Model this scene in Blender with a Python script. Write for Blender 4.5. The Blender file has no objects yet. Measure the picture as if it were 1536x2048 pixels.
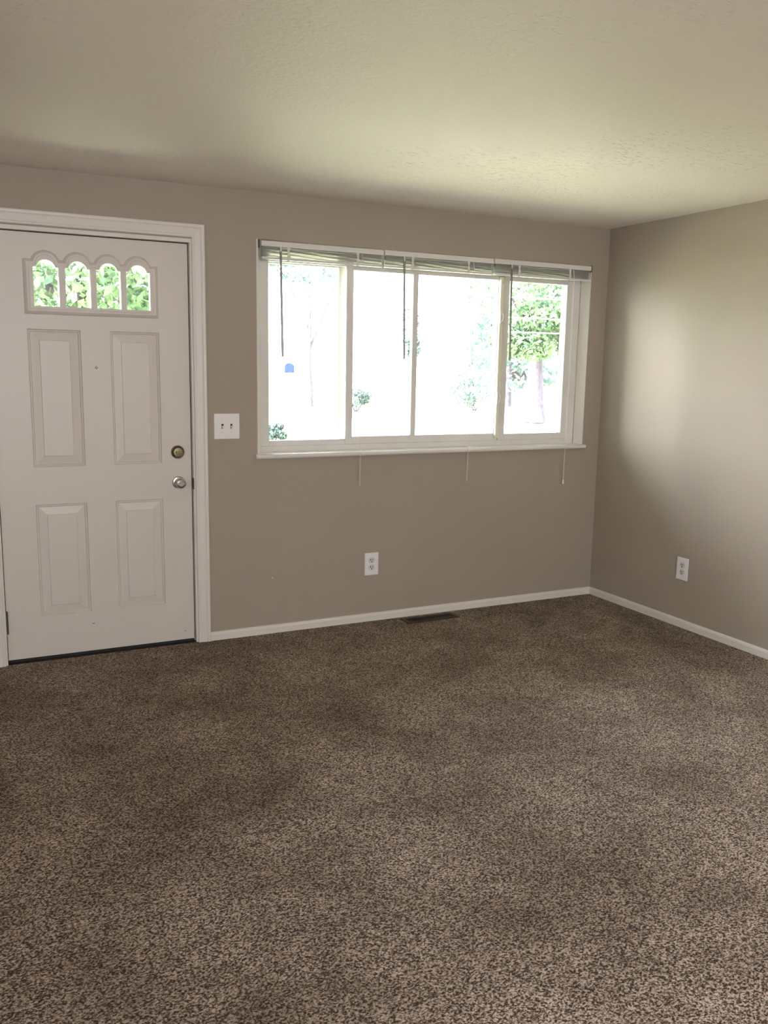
import bpy, bmesh, math, random
import numpy as np
from mathutils import Vector, Matrix

scene = bpy.context.scene
COL = scene.collection
PI = math.pi

# ------------------------------------------------------------------ camera
def make_camera():
    cx, cy, cz, yaw, pit, rol, f = -3.71728, -4.42060, 1.46950, 0.461250, -0.168098, 0.017858, 1755.715
    F = Vector((math.sin(yaw) * math.cos(pit), math.cos(yaw) * math.cos(pit), math.sin(pit)))
    R = Vector((math.cos(yaw), -math.sin(yaw), 0))
    U = R.cross(F)
    R2 = R * math.cos(rol) + U * math.sin(rol)
    U2 = -R * math.sin(rol) + U * math.cos(rol)
    M = Matrix(((R2.x, U2.x, -F.x, cx), (R2.y, U2.y, -F.y, cy), (R2.z, U2.z, -F.z, cz), (0, 0, 0, 1)))
    cd = bpy.data.cameras.new('camera')
    cd.sensor_fit = 'VERTICAL'
    cd.sensor_height = 36.0
    cd.lens = f / 2048 * 36.0
    cd.clip_start = 0.05
    cd.clip_end = 400
    o = bpy.data.objects.new('camera', cd)
    COL.objects.link(o)
    o.matrix_world = M
    scene.camera = o
make_camera()

# ------------------------------------------------------------------ world, sun, daylight, exposure
scene.view_settings.view_transform = 'Standard'
scene.view_settings.look = 'None'
scene.view_settings.gamma = 1.0
scene.view_settings.exposure = 0.0
scene.view_settings.use_curve_mapping = False
scene.cycles.max_bounces = 14
scene.cycles.diffuse_bounces = 8
scene.cycles.transparent_max_bounces = 24
scene.cycles.sample_clamp_indirect = 8.0
scene.cycles.use_denoising = True

SKY_STRENGTH = 19.0
GLOW_STRENGTH = 430.0
SUN_STRENGTH = 42.0

GLOW_DIR = (-1.0, 0.27, 0.44)
GLOW_POWER = 11.0

def make_world():
    w = bpy.data.worlds.new('sky')
    scene.world = w
    w.use_nodes = True
    nt = w.node_tree
    nt.nodes.clear()
    out = nt.nodes.new('ShaderNodeOutputWorld')
    bg = nt.nodes.new('ShaderNodeBackground')
    tc = nt.nodes.new('ShaderNodeTexCoord')
    sep = nt.nodes.new('ShaderNodeSeparateXYZ')
    rp = nt.nodes.new('ShaderNodeValToRGB')
    rp.color_ramp.elements[0].position = 0.0
    rp.color_ramp.elements[0].color = (0.97, 0.95, 1.0, 1)
    rp.color_ramp.elements[1].position = 0.8
    rp.color_ramp.elements[1].color = (0.72, 0.80, 0.98, 1)
    nt.links.new(tc.outputs['Generated'], sep.inputs[0])
    nt.links.new(sep.outputs['Z'], rp.inputs[0])
    nt.links.new(rp.outputs[0], bg.inputs['Color'])
    bg.inputs['Strength'].default_value = SKY_STRENGTH
    # bright hazy sky around the low sun, which stands to the left of the house
    dot = nt.nodes.new('ShaderNodeVectorMath'); dot.operation = 'DOT_PRODUCT'
    g = Vector(GLOW_DIR).normalized()
    dot.inputs[1].default_value = g
    nt.links.new(tc.outputs['Generated'], dot.inputs[0])
    mx = nt.nodes.new('ShaderNodeMath'); mx.operation = 'MAXIMUM'; mx.inputs[1].default_value = 0.0
    nt.links.new(dot.outputs['Value'], mx.inputs[0])
    pw = nt.nodes.new('ShaderNodeMath'); pw.operation = 'POWER'; pw.inputs[1].default_value = GLOW_POWER
    nt.links.new(mx.outputs[0], pw.inputs[0])
    ml = nt.nodes.new('ShaderNodeMath'); ml.operation = 'MULTIPLY'; ml.inputs[1].default_value = GLOW_STRENGTH
    nt.links.new(pw.outputs[0], ml.inputs[0])
    bg2 = nt.nodes.new('ShaderNodeBackground')
    bg2.inputs['Color'].default_value = (1.0, 0.94, 0.97, 1)
    nt.links.new(ml.outputs[0], bg2.inputs['Strength'])
    ad = nt.nodes.new('ShaderNodeAddShader')
    nt.links.new(bg.outputs[0], ad.inputs[0]); nt.links.new(bg2.outputs[0], ad.inputs[1])
    nt.links.new(ad.outputs[0], out.inputs[0])
make_world()

def add_sun():
    l = bpy.data.lights.new('sun', 'SUN')
    l.energy = SUN_STRENGTH
    l.angle = math.radians(1.0)
    l.color = (1.0, 0.95, 0.86)
    o = bpy.data.objects.new('sun', l)
    COL.objects.link(o)
    d = Vector((0.95, 0.35, -0.95)).normalized()      # from the left, travelling away from the house front
    o.rotation_euler = d.to_track_quat('-Z', 'Y').to_euler()
add_sun()

def area(name, loc, direction, sx, sy, watts, color, portal=False):
    l = bpy.data.lights.new(name, 'AREA')
    l.shape = 'RECTANGLE'
    l.size = sx
    l.size_y = sy
    l.energy = watts
    l.color = color
    o = bpy.data.objects.new(name, l)
    COL.objects.link(o)
    o.location = loc
    o.rotation_euler = Vector(direction).to_track_quat('-Z', 'Y').to_euler()
    if portal:
        l.cycles.is_portal = True
    return o
area('daylight_portal_window', (-1.2, 0.24, 1.53), (0, -1, 0), 2.16, 1.12, 1, (1, 1, 1), True)
area('daylight_portal_back', (-3.1, -8.82, 1.45), (0, 1, 0), 2.5, 1.4, 1, (1, 1, 1), True)
area('daylight_portal_left', (-7.2, -4.6, 1.45), (1, 0, 0), 1.0, 1.2, 1, (1, 1, 1), True)

# ------------------------------------------------------------------ materials
def mat(name, color=(0.8, 0.8, 0.8), rough=0.5, metal=0.0, spec=0.5, **kw):
    m = bpy.data.materials.new(name)
    m.use_nodes = True
    b = m.node_tree.nodes['Principled BSDF']
    b.inputs['Base Color'].default_value = (*color, 1)
    b.inputs['Roughness'].default_value = rough
    b.inputs['Metallic'].default_value = metal
    b.inputs['Specular IOR Level'].default_value = spec
    for k, v in kw.items():
        b.inputs[k].default_value = v
    return m

def N(m, t):
    return m.node_tree.nodes.new(t)
def L(m, a, b):
    m.node_tree.links.new(a, b)
def objco(m):
    return N(m, 'ShaderNodeTexCoord').outputs['Object']
def noise(m, co, scale, detail=3, rough=0.5):
    n = N(m, 'ShaderNodeTexNoise')
    n.inputs['Scale'].default_value = scale
    n.inputs['Detail'].default_value = detail
    n.inputs['Roughness'].default_value = rough
    L(m, co, n.inputs['Vector'])
    return n
def ramp(m, fac, stops):
    r = N(m, 'ShaderNodeValToRGB')
    e = r.color_ramp.elements
    while len(e) < len(stops):
        e.new(0.5)
    for i, (p, c) in enumerate(stops):
        e[i].position = p
        e[i].color = (*c, 1) if len(c) == 3 else c
    L(m, fac, r.inputs[0])
    return r
def bump(m, h, strength, dist, normal=None):
    b = N(m, 'ShaderNodeBump')
    b.inputs['Strength'].default_value = strength
    b.inputs['Distance'].default_value = dist
    L(m, h, b.inputs['Height'])
    if normal is not None:
        L(m, normal, b.inputs['Normal'])
    L(m, b.outputs[0], m.node_tree.nodes['Principled BSDF'].inputs['Normal'])
    return b

def mat_wall():
    m = mat('greige_wall_paint', (0.36, 0.315, 0.26), 0.6, spec=0.3)
    co = objco(m)
    n = noise(m, co, 150, 3)
    n2 = noise(m, co, 1.3, 2)
    r = ramp(m, n2.outputs['Fac'], [(0.3, (0.390, 0.343, 0.278)), (0.7, (0.406, 0.358, 0.292))])
    L(m, r.outputs[0], m.node_tree.nodes['Principled BSDF'].inputs['Base Color'])
    bump(m, n.outputs['Fac'], 0.25, 0.0025)
    return m
def mat_ceiling():
    m = mat('ceiling_paint', (0.86, 0.81, 0.745), 0.6, spec=0.3)
    co = objco(m)
    n = noise(m, co, 60, 4, 0.6)
    # knock-down texture: scattered small pits in patches
    mp = N(m, 'ShaderNodeMapping')
    mp.inputs['Scale'].default_value = (1, 2.0, 1)
    L(m, co, mp.inputs[0])
    v = noise(m, mp.outputs[0], 34, 2)
    patch = noise(m, co, 1.1, 1)
    pr = ramp(m, patch.outputs['Fac'], [(0.42, (0, 0, 0)), (0.6, (1, 1, 1))])
    vr = ramp(m, v.outputs['Fac'], [(0.60, (0, 0, 0)), (0.70, (1, 1, 1))])
    mu = N(m, 'ShaderNodeMath'); mu.operation = 'MULTIPLY'
    L(m, pr.outputs[0], mu.inputs[0]); L(m, vr.outputs[0], mu.inputs[1])
    ad = N(m, 'ShaderNodeMath'); ad.operation = 'MULTIPLY_ADD'
    L(m, mu.outputs[0], ad.inputs[0]); ad.inputs[1].default_value = -1.2
    L(m, n.outputs['Fac'], ad.inputs[2])
    bump(m, ad.outputs[0], 0.8, 0.004)
    return m
def mat_trimpaint(name='white_trim_paint', c=(0.77, 0.745, 0.69), rough=0.4):
    m = mat(name, c, rough)
    n = noise(m, objco(m), 40, 2)
    bump(m, n.outputs['Fac'], 0.12, 0.001)
    return m
def mat_carpet():
    m = mat('brown_carpet', (0.2, 0.16, 0.12), 0.95, spec=0.1)
    b = m.node_tree.nodes['Principled BSDF']
    b.inputs['Sheen Weight'].default_value = 0.12
    b.inputs['Sheen Roughness'].default_value = 0.5
    co = objco(m)
    mp = N(m, 'ShaderNodeMapping')
    mp.inputs['Rotation'].default_value = (0, 0, -0.46)
    mp.inputs['Scale'].default_value = (0.8, 1.0, 1)
    L(m, co, mp.inputs[0])
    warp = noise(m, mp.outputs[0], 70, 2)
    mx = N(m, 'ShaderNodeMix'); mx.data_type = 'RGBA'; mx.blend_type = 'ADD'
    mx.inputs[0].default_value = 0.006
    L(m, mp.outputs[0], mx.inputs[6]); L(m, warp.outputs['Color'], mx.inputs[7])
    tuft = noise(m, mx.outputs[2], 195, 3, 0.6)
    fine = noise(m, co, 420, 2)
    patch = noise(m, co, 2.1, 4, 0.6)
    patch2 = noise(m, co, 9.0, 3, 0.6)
    # pile tufts: shade between twisted yarn ends painted into the colour
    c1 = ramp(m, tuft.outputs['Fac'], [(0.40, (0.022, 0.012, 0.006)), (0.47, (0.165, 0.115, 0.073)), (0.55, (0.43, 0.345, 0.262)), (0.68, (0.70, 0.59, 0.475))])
    pm = ramp(m, patch.outputs['Fac'], [(0.36, (0.70, 0.655, 0.60)), (0.64, (1.24, 1.24, 1.27))])
    pm2 = ramp(m, patch2.outputs['Fac'], [(0.3, (0.86, 0.86, 0.86)), (0.7, (1.12, 1.12, 1.12))])
    k1 = N(m, 'ShaderNodeMix'); k1.data_type = 'RGBA'; k1.blend_type = 'MULTIPLY'; k1.inputs[0].default_value = 1
    k2 = N(m, 'ShaderNodeMix'); k2.data_type = 'RGBA'; k2.blend_type = 'MULTIPLY'; k2.inputs[0].default_value = 1
    L(m, c1.outputs[0], k1.inputs[6]); L(m, pm.outputs[0], k1.inputs[7])
    L(m, k1.outputs[2], k2.inputs[6]); L(m, pm2.outputs[0], k2.inputs[7])
    L(m, k2.outputs[2], b.inputs['Base Color'])
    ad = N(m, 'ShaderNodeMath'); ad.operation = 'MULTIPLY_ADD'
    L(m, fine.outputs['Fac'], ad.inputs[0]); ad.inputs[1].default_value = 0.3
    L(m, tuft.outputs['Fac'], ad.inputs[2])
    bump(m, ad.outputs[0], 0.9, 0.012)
    return m
def mat_glass():
    m = bpy.data.materials.new('window_glass')
    m.use_nodes = True
    nt = m.node_tree
    nt.nodes.clear()
    out = nt.nodes.new('ShaderNodeOutputMaterial')
    tr = nt.nodes.new('ShaderNodeBsdfTransparent')
    tr.inputs['Color'].default_value = (0.96, 0.98, 0.97, 1)
    gl = nt.nodes.new('ShaderNodeBsdfGlossy')
    gl.inputs['Roughness'].default_value = 0.02
    fr = nt.nodes.new('ShaderNodeFresnel')
    fr.inputs['IOR'].default_value = 1.45
    mx = nt.nodes.new('ShaderNodeMixShader')
    nt.links.new(fr.outputs[0], mx.inputs[0])
    nt.links.new(tr.outputs[0], mx.inputs[1])
    nt.links.new(gl.outputs[0], mx.inputs[2])
    nt.links.new(mx.outputs[0], out.inputs[0])
    return m
def mat_leaf(name, c1, c2):
    m = mat(name, c1, 0.6, spec=0.2)
    b = m.node_tree.nodes['Principled BSDF']
    n = noise(m, objco(m), 1.6, 3)
    r = ramp(m, n.outputs['Fac'], [(0.35, c1), (0.65, c2)])
    L(m, r.outputs[0], b.inputs['Base Color'])
    tl = N(m, 'ShaderNodeBsdfTranslucent')
    L(m, r.outputs[0], tl.inputs['Color'])
    mx = N(m, 'ShaderNodeMixShader')
    mx.inputs[0].default_value = 0.35
    L(m, b.outputs[0], mx.inputs[1]); L(m, tl.outputs[0], mx.inputs[2])
    L(m, mx.outputs[0], m.node_tree.nodes['Material Output'].inputs['Surface'])
    return m
def mat_noise(name, c1, c2, scale, rough=0.8, b_=0.0, bd=0.01, **kw):
    m = mat(name, c1, rough, **kw)
    n = noise(m, objco(m), scale, 4)
    r = ramp(m, n.outputs['Fac'], [(0.35, c1), (0.65, c2)])
    L(m, r.outputs[0], m.node_tree.nodes['Principled BSDF'].inputs['Base Color'])
    if b_:
        bump(m, n.outputs['Fac'], b_, bd)
    return m
def mat_brick():
    m = mat('red_brick', (0.4, 0.15, 0.1), 0.9)
    br = N(m, 'ShaderNodeTexBrick')
    br.inputs['Scale'].default_value = 3.0
    br.inputs['Color1'].default_value = (0.42, 0.17, 0.13, 1)
    br.inputs['Color2'].default_value = (0.34, 0.13, 0.10, 1)
    br.inputs['Mortar'].default_value = (0.5, 0.46, 0.42, 1)
    L(m, objco(m), br.inputs['Vector'])
    L(m, br.outputs['Color'], m.node_tree.nodes['Principled BSDF'].inputs['Base Color'])
    return m

M_WALL = mat_wall()
M_WALL_FAR = mat_noise('darkened_unseen_wall', (0.22, 0.19, 0.155), (0.24, 0.21, 0.17), 3, 0.6)  # unseen walls, darkened to lessen bounced light in the room
M_CEIL = mat_ceiling()
M_TRIM = mat_trimpaint()
M_DOOR = mat_trimpaint('white_door_paint', (0.70, 0.665, 0.60), 0.38)
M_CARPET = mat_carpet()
M_GLASS = mat_glass()
M_VINYL = mat_noise('white_vinyl', (0.74, 0.73, 0.70), (0.77, 0.76, 0.73), 8, 0.35)
M_SILL = mat_noise('glossy_white_sill_paint', (0.78, 0.76, 0.72), (0.80, 0.78, 0.74), 6, 0.22)
M_PLATE = mat_noise('white_plastic_plate', (0.86, 0.855, 0.86), (0.88, 0.875, 0.88), 20, 0.3)
M_PLASTIC = mat_noise('white_device_plastic', (0.74, 0.73, 0.71), (0.76, 0.75, 0.73), 20, 0.3)
M_HEAD = mat_noise('white_enamel_headrail', (0.76, 0.75, 0.71), (0.78, 0.77, 0.73), 9, 0.35)
M_SLAT = mat_noise('pale_grey_slats', (0.66, 0.66, 0.62), (0.71, 0.71, 0.67), 12, 0.4)
M_TAPE = mat_noise('white_ladder_tape', (0.72, 0.71, 0.67), (0.76, 0.75, 0.71), 60, 0.8)
M_CORD = mat_noise('white_cord', (0.72, 0.70, 0.65), (0.76, 0.74, 0.69), 200, 0.8)
M_BRACKET = mat_noise('dull_bracket_metal', (0.20, 0.19, 0.16), (0.24, 0.23, 0.19), 30, 0.4, metal=0.6)
M_WAND = mat_noise('smoky_clear_wand', (0.22, 0.23, 0.20), (0.26, 0.27, 0.24), 30, 0.25)
M_NICKEL = mat_noise('satin_nickel', (0.46, 0.43, 0.40), (0.54, 0.51, 0.48), 40, 0.22, metal=1.0)
M_BRASS = mat_noise('worn_antique_brass', (0.20, 0.165, 0.095), (0.28, 0.235, 0.15), 60, 0.3, metal=1.0)
M_BLACK = mat_noise('black_rubber', (0.012, 0.011, 0.010), (0.02, 0.018, 0.016), 30, 0.7)
M_SLOT = mat_noise('dark_slot', (0.012, 0.010, 0.008), (0.018, 0.015, 0.012), 30, 0.7)
M_VENT = mat_noise('dark_brown_metal', (0.035, 0.026, 0.019), (0.055, 0.042, 0.03), 30, 0.45, metal=0.3)
M_HINGE = mat_noise('tarnished_hinge_metal', (0.12, 0.11, 0.085), (0.16, 0.145, 0.11), 80, 0.5, metal=0.7)
M_STORM = mat_noise('cream_aluminium', (0.20, 0.19, 0.155), (0.23, 0.22, 0.18), 14, 0.5)
M_CREAM = mat_noise('cream_vinyl', (0.80, 0.78, 0.62), (0.83, 0.81, 0.66), 14, 0.4)
M_GRASS = mat_noise('sunlit_grass', (0.31, 0.32, 0.18), (0.37, 0.38, 0.22), 3.0, 0.95)
M_ROAD = mat_noise('pale_concrete', (0.50, 0.48, 0.45), (0.56, 0.54, 0.51), 5, 0.9)
M_LEAF_A = mat_leaf('maple_leaves', (0.045, 0.085, 0.05), (0.10, 0.155, 0.07))
M_LEAF_B = mat_leaf('conifer_needles', (0.035, 0.06, 0.055), (0.06, 0.09, 0.075))
M_BARK = mat_noise('grey_bark', (0.03, 0.025, 0.035), (0.055, 0.047, 0.062), 9, 0.95, 0.6, 0.03)
M_BRICK = mat_brick()
M_ROOF = mat_noise('grey_shingle', (0.25, 0.24, 0.24), (0.33, 0.32, 0.31), 8, 0.9)
M_BIN = mat_noise('blue_plastic', (0.012, 0.020, 0.085), (0.016, 0.026, 0.10), 8, 0.7, spec=0.05)
M_WIRE = mat_noise('pale_wire', (0.75, 0.75, 0.74), (0.8, 0.8, 0.79), 4, 0.5)
M_POLE = mat_noise('weathered_pole_wood', (0.20, 0.16, 0.13), (0.28, 0.23, 0.19), 6, 0.9)
M_SIDING = mat_noise('pale_siding', (0.62, 0.60, 0.56), (0.66, 0.64, 0.60), 4, 0.7)
M_SCUFF = mat_noise('dark_scuff', (0.05, 0.04, 0.035), (0.07, 0.06, 0.05), 90, 0.8)

# ------------------------------------------------------------------ mesh helpers
def link_mesh(name, bm, m, parent=None, smooth=False, loc=None):
    bmesh.ops.recalc_face_normals(bm, faces=bm.faces)
    me = bpy.data.meshes.new(name)
    bm.to_mesh(me)
    bm.free()
    me.materials.append(m)
    if smooth:
        me.shade_smooth()
        try:
            me.set_sharp_from_angle(angle=math.radians(35))
        except Exception:
            pass
    o = bpy.data.objects.new(name, me)
    COL.objects.link(o)
    if parent:
        o.parent = parent
    if loc:
        o.location = loc
    return o
def bbox(bm, x0, x1, y0, y1, z0, z1, bevel=0.0, seg=2):
    r = bmesh.ops.create_cube(bm, size=1.0)
    vs = r['verts']
    for v in vs:
        v.co = Vector(((x0 + x1) / 2 + v.co.x * (x1 - x0), (y0 + y1) / 2 + v.co.y * (y1 - y0), (z0 + z1) / 2 + v.co.z * (z1 - z0)))
    if bevel > 0:
        es = list({e for v in vs for e in v.link_edges})
        bmesh.ops.bevel(bm, geom=es, offset=bevel, segments=seg, profile=0.5, affect='EDGES')
    return vs
def tube(bm, pts, r, n=8, caps=True):
    """tube through points with radius r (number or list)"""
    pts = [Vector(p) for p in pts]
    rs = r if isinstance(r, (list, tuple)) else [r] * len(pts)
    rings = []
    d0 = (pts[1] - pts[0]).normalized()
    a = d0.orthogonal().normalized()
    for i, p in enumerate(pts):
        t = (pts[min(i + 1, len(pts) - 1)] - pts[max(i - 1, 0)]).normalized()
        a = (a - t * a.dot(t)).normalized()
        b = t.cross(a).normalized()
        rings.append([bm.verts.new(p + (a * math.cos(2 * PI * k / n) + b * math.sin(2 * PI * k / n)) * rs[i]) for k in range(n)])
    for i in range(len(rings) - 1):
        for k in range(n):
            bm.faces.new((rings[i][k], rings[i][(k + 1) % n], rings[i + 1][(k + 1) % n], rings[i + 1][k]))
    if caps:
        bm.faces.new(rings[0][::-1])
        bm.faces.new(rings[-1])
def lathe(bm, prof, origin, axis='-y', n=32):
    """prof: list of (radius, distance along axis)"""
    ox, oy, oz = origin
    rings = []
    for r, d in prof:
        ring = []
        for k in range(n):
            c, s = math.cos(2 * PI * k / n), math.sin(2 * PI * k / n)
            if axis == '-y':
                ring.append(bm.verts.new((ox + r * c, oy - d, oz + r * s)))
            else:
                ring.append(bm.verts.new((ox + r * c, oy + r * s, oz + d)))
        rings.append(ring)
    for i in range(len(rings) - 1):
        for k in range(n):
            bm.faces.new((rings[i][k], rings[i][(k + 1) % n], rings[i + 1][(k + 1) % n], rings[i + 1][k]))
    bm.faces.new(rings[0])
    bm.faces.new(rings[-1])
def cell_wall(bm, us, zs, w0, w1, holes, axis='y'):
    """solid wall of thickness w0..w1 over the cells us x zs, cells in holes left open"""
    def P(u, z, w):
        return (u, w, z) if axis == 'y' else (w, u, z)
    vc = {}
    def V(i, j, k):
        key = (i, j, k)
        if key not in vc:
            vc[key] = bm.verts.new(P(us[i], zs[j], (w0, w1)[k]))
        return vc[key]
    nu, nz = len(us) - 1, len(zs) - 1
    solid = lambda i, j: 0 <= i < nu and 0 <= j < nz and (i, j) not in holes
    for i in range(nu):
        for j in range(nz):
            if not solid(i, j):
                continue
            for k in (0, 1):
                bm.faces.new((V(i, j, k), V(i + 1, j, k), V(i + 1, j + 1, k), V(i, j + 1, k)))
            if not solid(i - 1, j): bm.faces.new((V(i, j, 0), V(i, j + 1, 0), V(i, j + 1, 1), V(i, j, 1)))
            if not solid(i + 1, j): bm.faces.new((V(i + 1, j, 0), V(i + 1, j + 1, 0), V(i + 1, j + 1, 1), V(i + 1, j, 1)))
            if not solid(i, j - 1): bm.faces.new((V(i, j, 0), V(i + 1, j, 0), V(i + 1, j, 1), V(i, j, 1)))
            if not solid(i, j + 1): bm.faces.new((V(i, j + 1, 0), V(i + 1, j + 1, 0), V(i + 1, j + 1, 1), V(i, j + 1, 1)))
def structure(o, label=None):
    o['kind'] = 'structure'
    if label:
        o['label'] = label
    return o
def tag(o, label, cat, group=None):
    o['label'] = label
    o['category'] = cat
    if group:
        o['group'] = group
    return o
def empty(name, loc=(0, 0, 0)):
    o = bpy.data.objects.new(name, None)
    o.empty_display_size = 0.1
    o.location = loc
    COL.objects.link(o)
    return o
def frame_profile(bm, path, prof, closed=False):
    """sweep a 2D profile (list of (offset, height)) round a mitred path in the xz plane.
    path: list of (x, z); offset is measured to the left of travel, height towards -y"""
    n = len(path)
    P = [Vector((a, b)) for a, b in path]
    rings = []
    for i in range(n):
        if closed:
            d0 = (P[i] - P[i - 1]).normalized(); d1 = (P[(i + 1) % n] - P[i]).normalized()
        else:
            d0 = (P[i] - P[max(i - 1, 0)]); d1 = (P[min(i + 1, n - 1)] - P[i])
            if d0.length == 0: d0 = d1
            if d1.length == 0: d1 = d0
            d0 = d0.normalized(); d1 = d1.normalized()
        n0 = Vector((-d0.y, d0.x)); n1 = Vector((-d1.y, d1.x))
        m_ = (n0 + n1).normalized()
        s = 1 / max(0.2, m_.dot(n0))
        rings.append([bm.verts.new((P[i].x + m_.x * o_ * s, -h, P[i].y + m_.y * o_ * s)) for o_, h in prof])
    m = len(prof)
    for i in range(n if closed else n - 1):
        a, b = rings[i], rings[(i + 1) % n]
        for k in range(m):
            bm.faces.new((a[k], a[(k + 1) % m], b[(k + 1) % m], b[k]))
    if not closed:
        bm.faces.new(rings[0]); bm.faces.new(rings[-1][::-1])
def shift_y(bm, dy):
    for v in bm.verts:
        v.co.y += dy

# ------------------------------------------------------------------ room shell
H = 2.305
XL, YB = -7.0, -8.6
WX0, WX1, WZ0, WZ1 = -2.27, -0.13, 0.985, 2.078
DX0, DX1, DZ1 = -3.545, -2.592, 2.052

bm = bmesh.new()
cell_wall(bm, [XL, DX0, DX1, WX0, WX1, 0.15], [-0.15, 0.0, WZ0, WZ1 - 0.0, H], 0.0, 0.20, {(3, 2)})
bm.free()
bm = bmesh.new()
us = [XL, DX0, DX1, WX0, WX1, 0.15]
zs = [-0.15, -0.02, WZ0, DZ1, WZ1, H]
cell_wall(bm, us, zs, 0.0, 0.20, {(1, 1), (1, 2), (3, 2), (3, 3)})
structure(link_mesh('wall_front', bm, M_WALL), 'greige painted wall with the front door and the wide window')
bm = bmesh.new(); bbox(bm, 0.0, 0.15, YB - 0.15, 0.0, -0.15, H)
structure(link_mesh('wall_right', bm, M_WALL), 'greige painted wall right of the window, washed by daylight')
bm = bmesh.new()
cell_wall(bm, [YB - 0.15, -5.0, -4.2, 0.2], [-0.15, 0.9, 2.0, H], XL - 0.15, XL, {(1, 1)}, 'x')
structure(link_mesh('wall_left', bm, M_WALL_FAR))
wl = structure(empty('fill_window_left', (XL, -4.6, 0.9)))  # unseen opening, added to bring fill daylight in from the left
bm = bmesh.new(); frame_profile(bm, [(-0.4, 0), (0.4, 0), (0.4, 1.1), (-0.4, 1.1)], [(0, 0), (0.05, 0), (0.05, 0.05), (0, 0.05)], True)
wfr = link_mesh('window_frame', bm, M_VINYL, wl)
wl.rotation_euler = (0, 0, PI / 2)
bm = bmesh.new()
cell_wall(bm, [XL, -4.3, -1.9, 0.0], [-0.15, 0.8, 2.1, H], YB - 0.15, YB, {(1, 1)})
structure(link_mesh('wall_back', bm, M_WALL_FAR))
bm = bmesh.new(); bbox(bm, XL - 0.15, 0.15, YB - 0.15, 0.2, H, H + 0.2)
structure(link_mesh('ceiling', bm, M_CEIL), 'off-white ceiling with light knock-down texture')
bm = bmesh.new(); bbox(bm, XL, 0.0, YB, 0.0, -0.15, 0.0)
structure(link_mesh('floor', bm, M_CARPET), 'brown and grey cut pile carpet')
# unseen window behind the camera, added to let in fill light
wb = structure(empty('fill_window_back', (-3.1, YB, 0.8)))
bm = bmesh.new(); frame_profile(bm, [(-1.2, 0), (1.2, 0), (1.2, 1.3), (-1.2, 1.3)], [(0, 0), (0.05, 0), (0.05, 0.05), (0, 0.05)], True)
bbox(bm, -0.03, 0.03, -0.05, 0, 0.05, 1.25)
link_mesh('window_frame', bm, M_VINYL, wb)

# baseboards: profile with eased top edge
def baseboard(name, a, b, m, label):
    """a, b along wall; profile 0.055 high"""
    bm = bmesh.new()
    prof = [(0.0, 0.0), (0.013, 0.0), (0.013, 0.040), (0.009, 0.050), (0.005, 0.054), (0.0, 0.055)]
    return bm, prof
def sweep(bm, rings):
    vr = [[bm.verts.new(p) for p in r] for r in rings]
    m = len(vr[0])
    for i in range(len(vr) - 1):
        for k in range(m):
            bm.faces.new((vr[i][k], vr[i][(k + 1) % m], vr[i + 1][(k + 1) % m], vr[i + 1][k]))
    bm.faces.new(vr[0]); bm.faces.new(vr[-1][::-1])
BP = [(0.0, 0.0), (0.012, 0.0), (0.012, 0.032), (0.009, 0.041), (0.005, 0.045), (0.0, 0.046)]
bm = bmesh.new()
sweep(bm, [[(-2.537, -d, z) for d, z in BP], [(-0.0005 - 0.0, -d, z) for d, z in BP]])
structure(link_mesh('baseboard_front', bm, M_TRIM), 'low white baseboard under the window')
bm = bmesh.new()
sweep(bm, [[(-d, -0.0125, z) for d, z in BP], [(-d, YB, z) for d, z in BP]])
structure(link_mesh('baseboard_right', bm, M_TRIM), 'low white baseboard along the right wall')
bm = bmesh.new()
sweep(bm, [[(XL, -d, z) for d, z in BP], [(-3.62, -d, z) for d, z in BP]])
structure(link_mesh('baseboard_left', bm, M_TRIM))

# ------------------------------------------------------------------ door casing
bm = bmesh.new()
CP = [(0.0, 0.0), (0.0, 0.010), (0.004, 0.013), (0.010, 0.013), (0.013, 0.010), (0.018, 0.0115), (0.040, 0.0165), (0.045, 0.0145), (0.049, 0.018), (0.058, 0.019), (0.063, 0.016), (0.065, 0.0)]
frame_profile(bm, [(DX1 - 0.009, 0.0), (DX1 - 0.009, DZ1 + 0.006 - 0.0), (DX0 + 0.009, DZ1 + 0.006), (DX0 + 0.009, 0.0)], [(-o_, h) for o_, h in CP])
structure(link_mesh('trim_1', bm, M_TRIM), 'white moulded casing round the front door')
# jamb (lining of the opening) with stop
bm = bmesh.new()
JW = 0.018
bbox(bm, DX1 - JW, DX1, 0.0, 0.20, -0.018, DZ1)
bbox(bm, DX0, DX0 + JW, 0.0, 0.20, -0.018, DZ1)
bbox(bm, DX0 + JW, DX1 - JW, 0.0, 0.20, DZ1 - JW, DZ1)
jx1, jx0, jz = DX1 - JW, DX0 + JW, DZ1 - JW
bbox(bm, jx1 - 0.012, jx1, 0.078, 0.115, -0.018, jz)
bbox(bm, jx0, jx0 + 0.012, 0.078, 0.115, -0.018, jz)
bbox(bm, jx0 + 0.012, jx1 - 0.012, 0.078, 0.115, jz - 0.012, jz)
structure(link_mesh('trim_2', bm, M_TRIM), 'white door jamb lining the opening')
bm = bmesh.new(); bbox(bm, jx0, jx1, -0.0, 0.20, -0.02, 0.001)
structure(link_mesh('trim_3', bm, M_BLACK), 'dark threshold under the front door')

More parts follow.
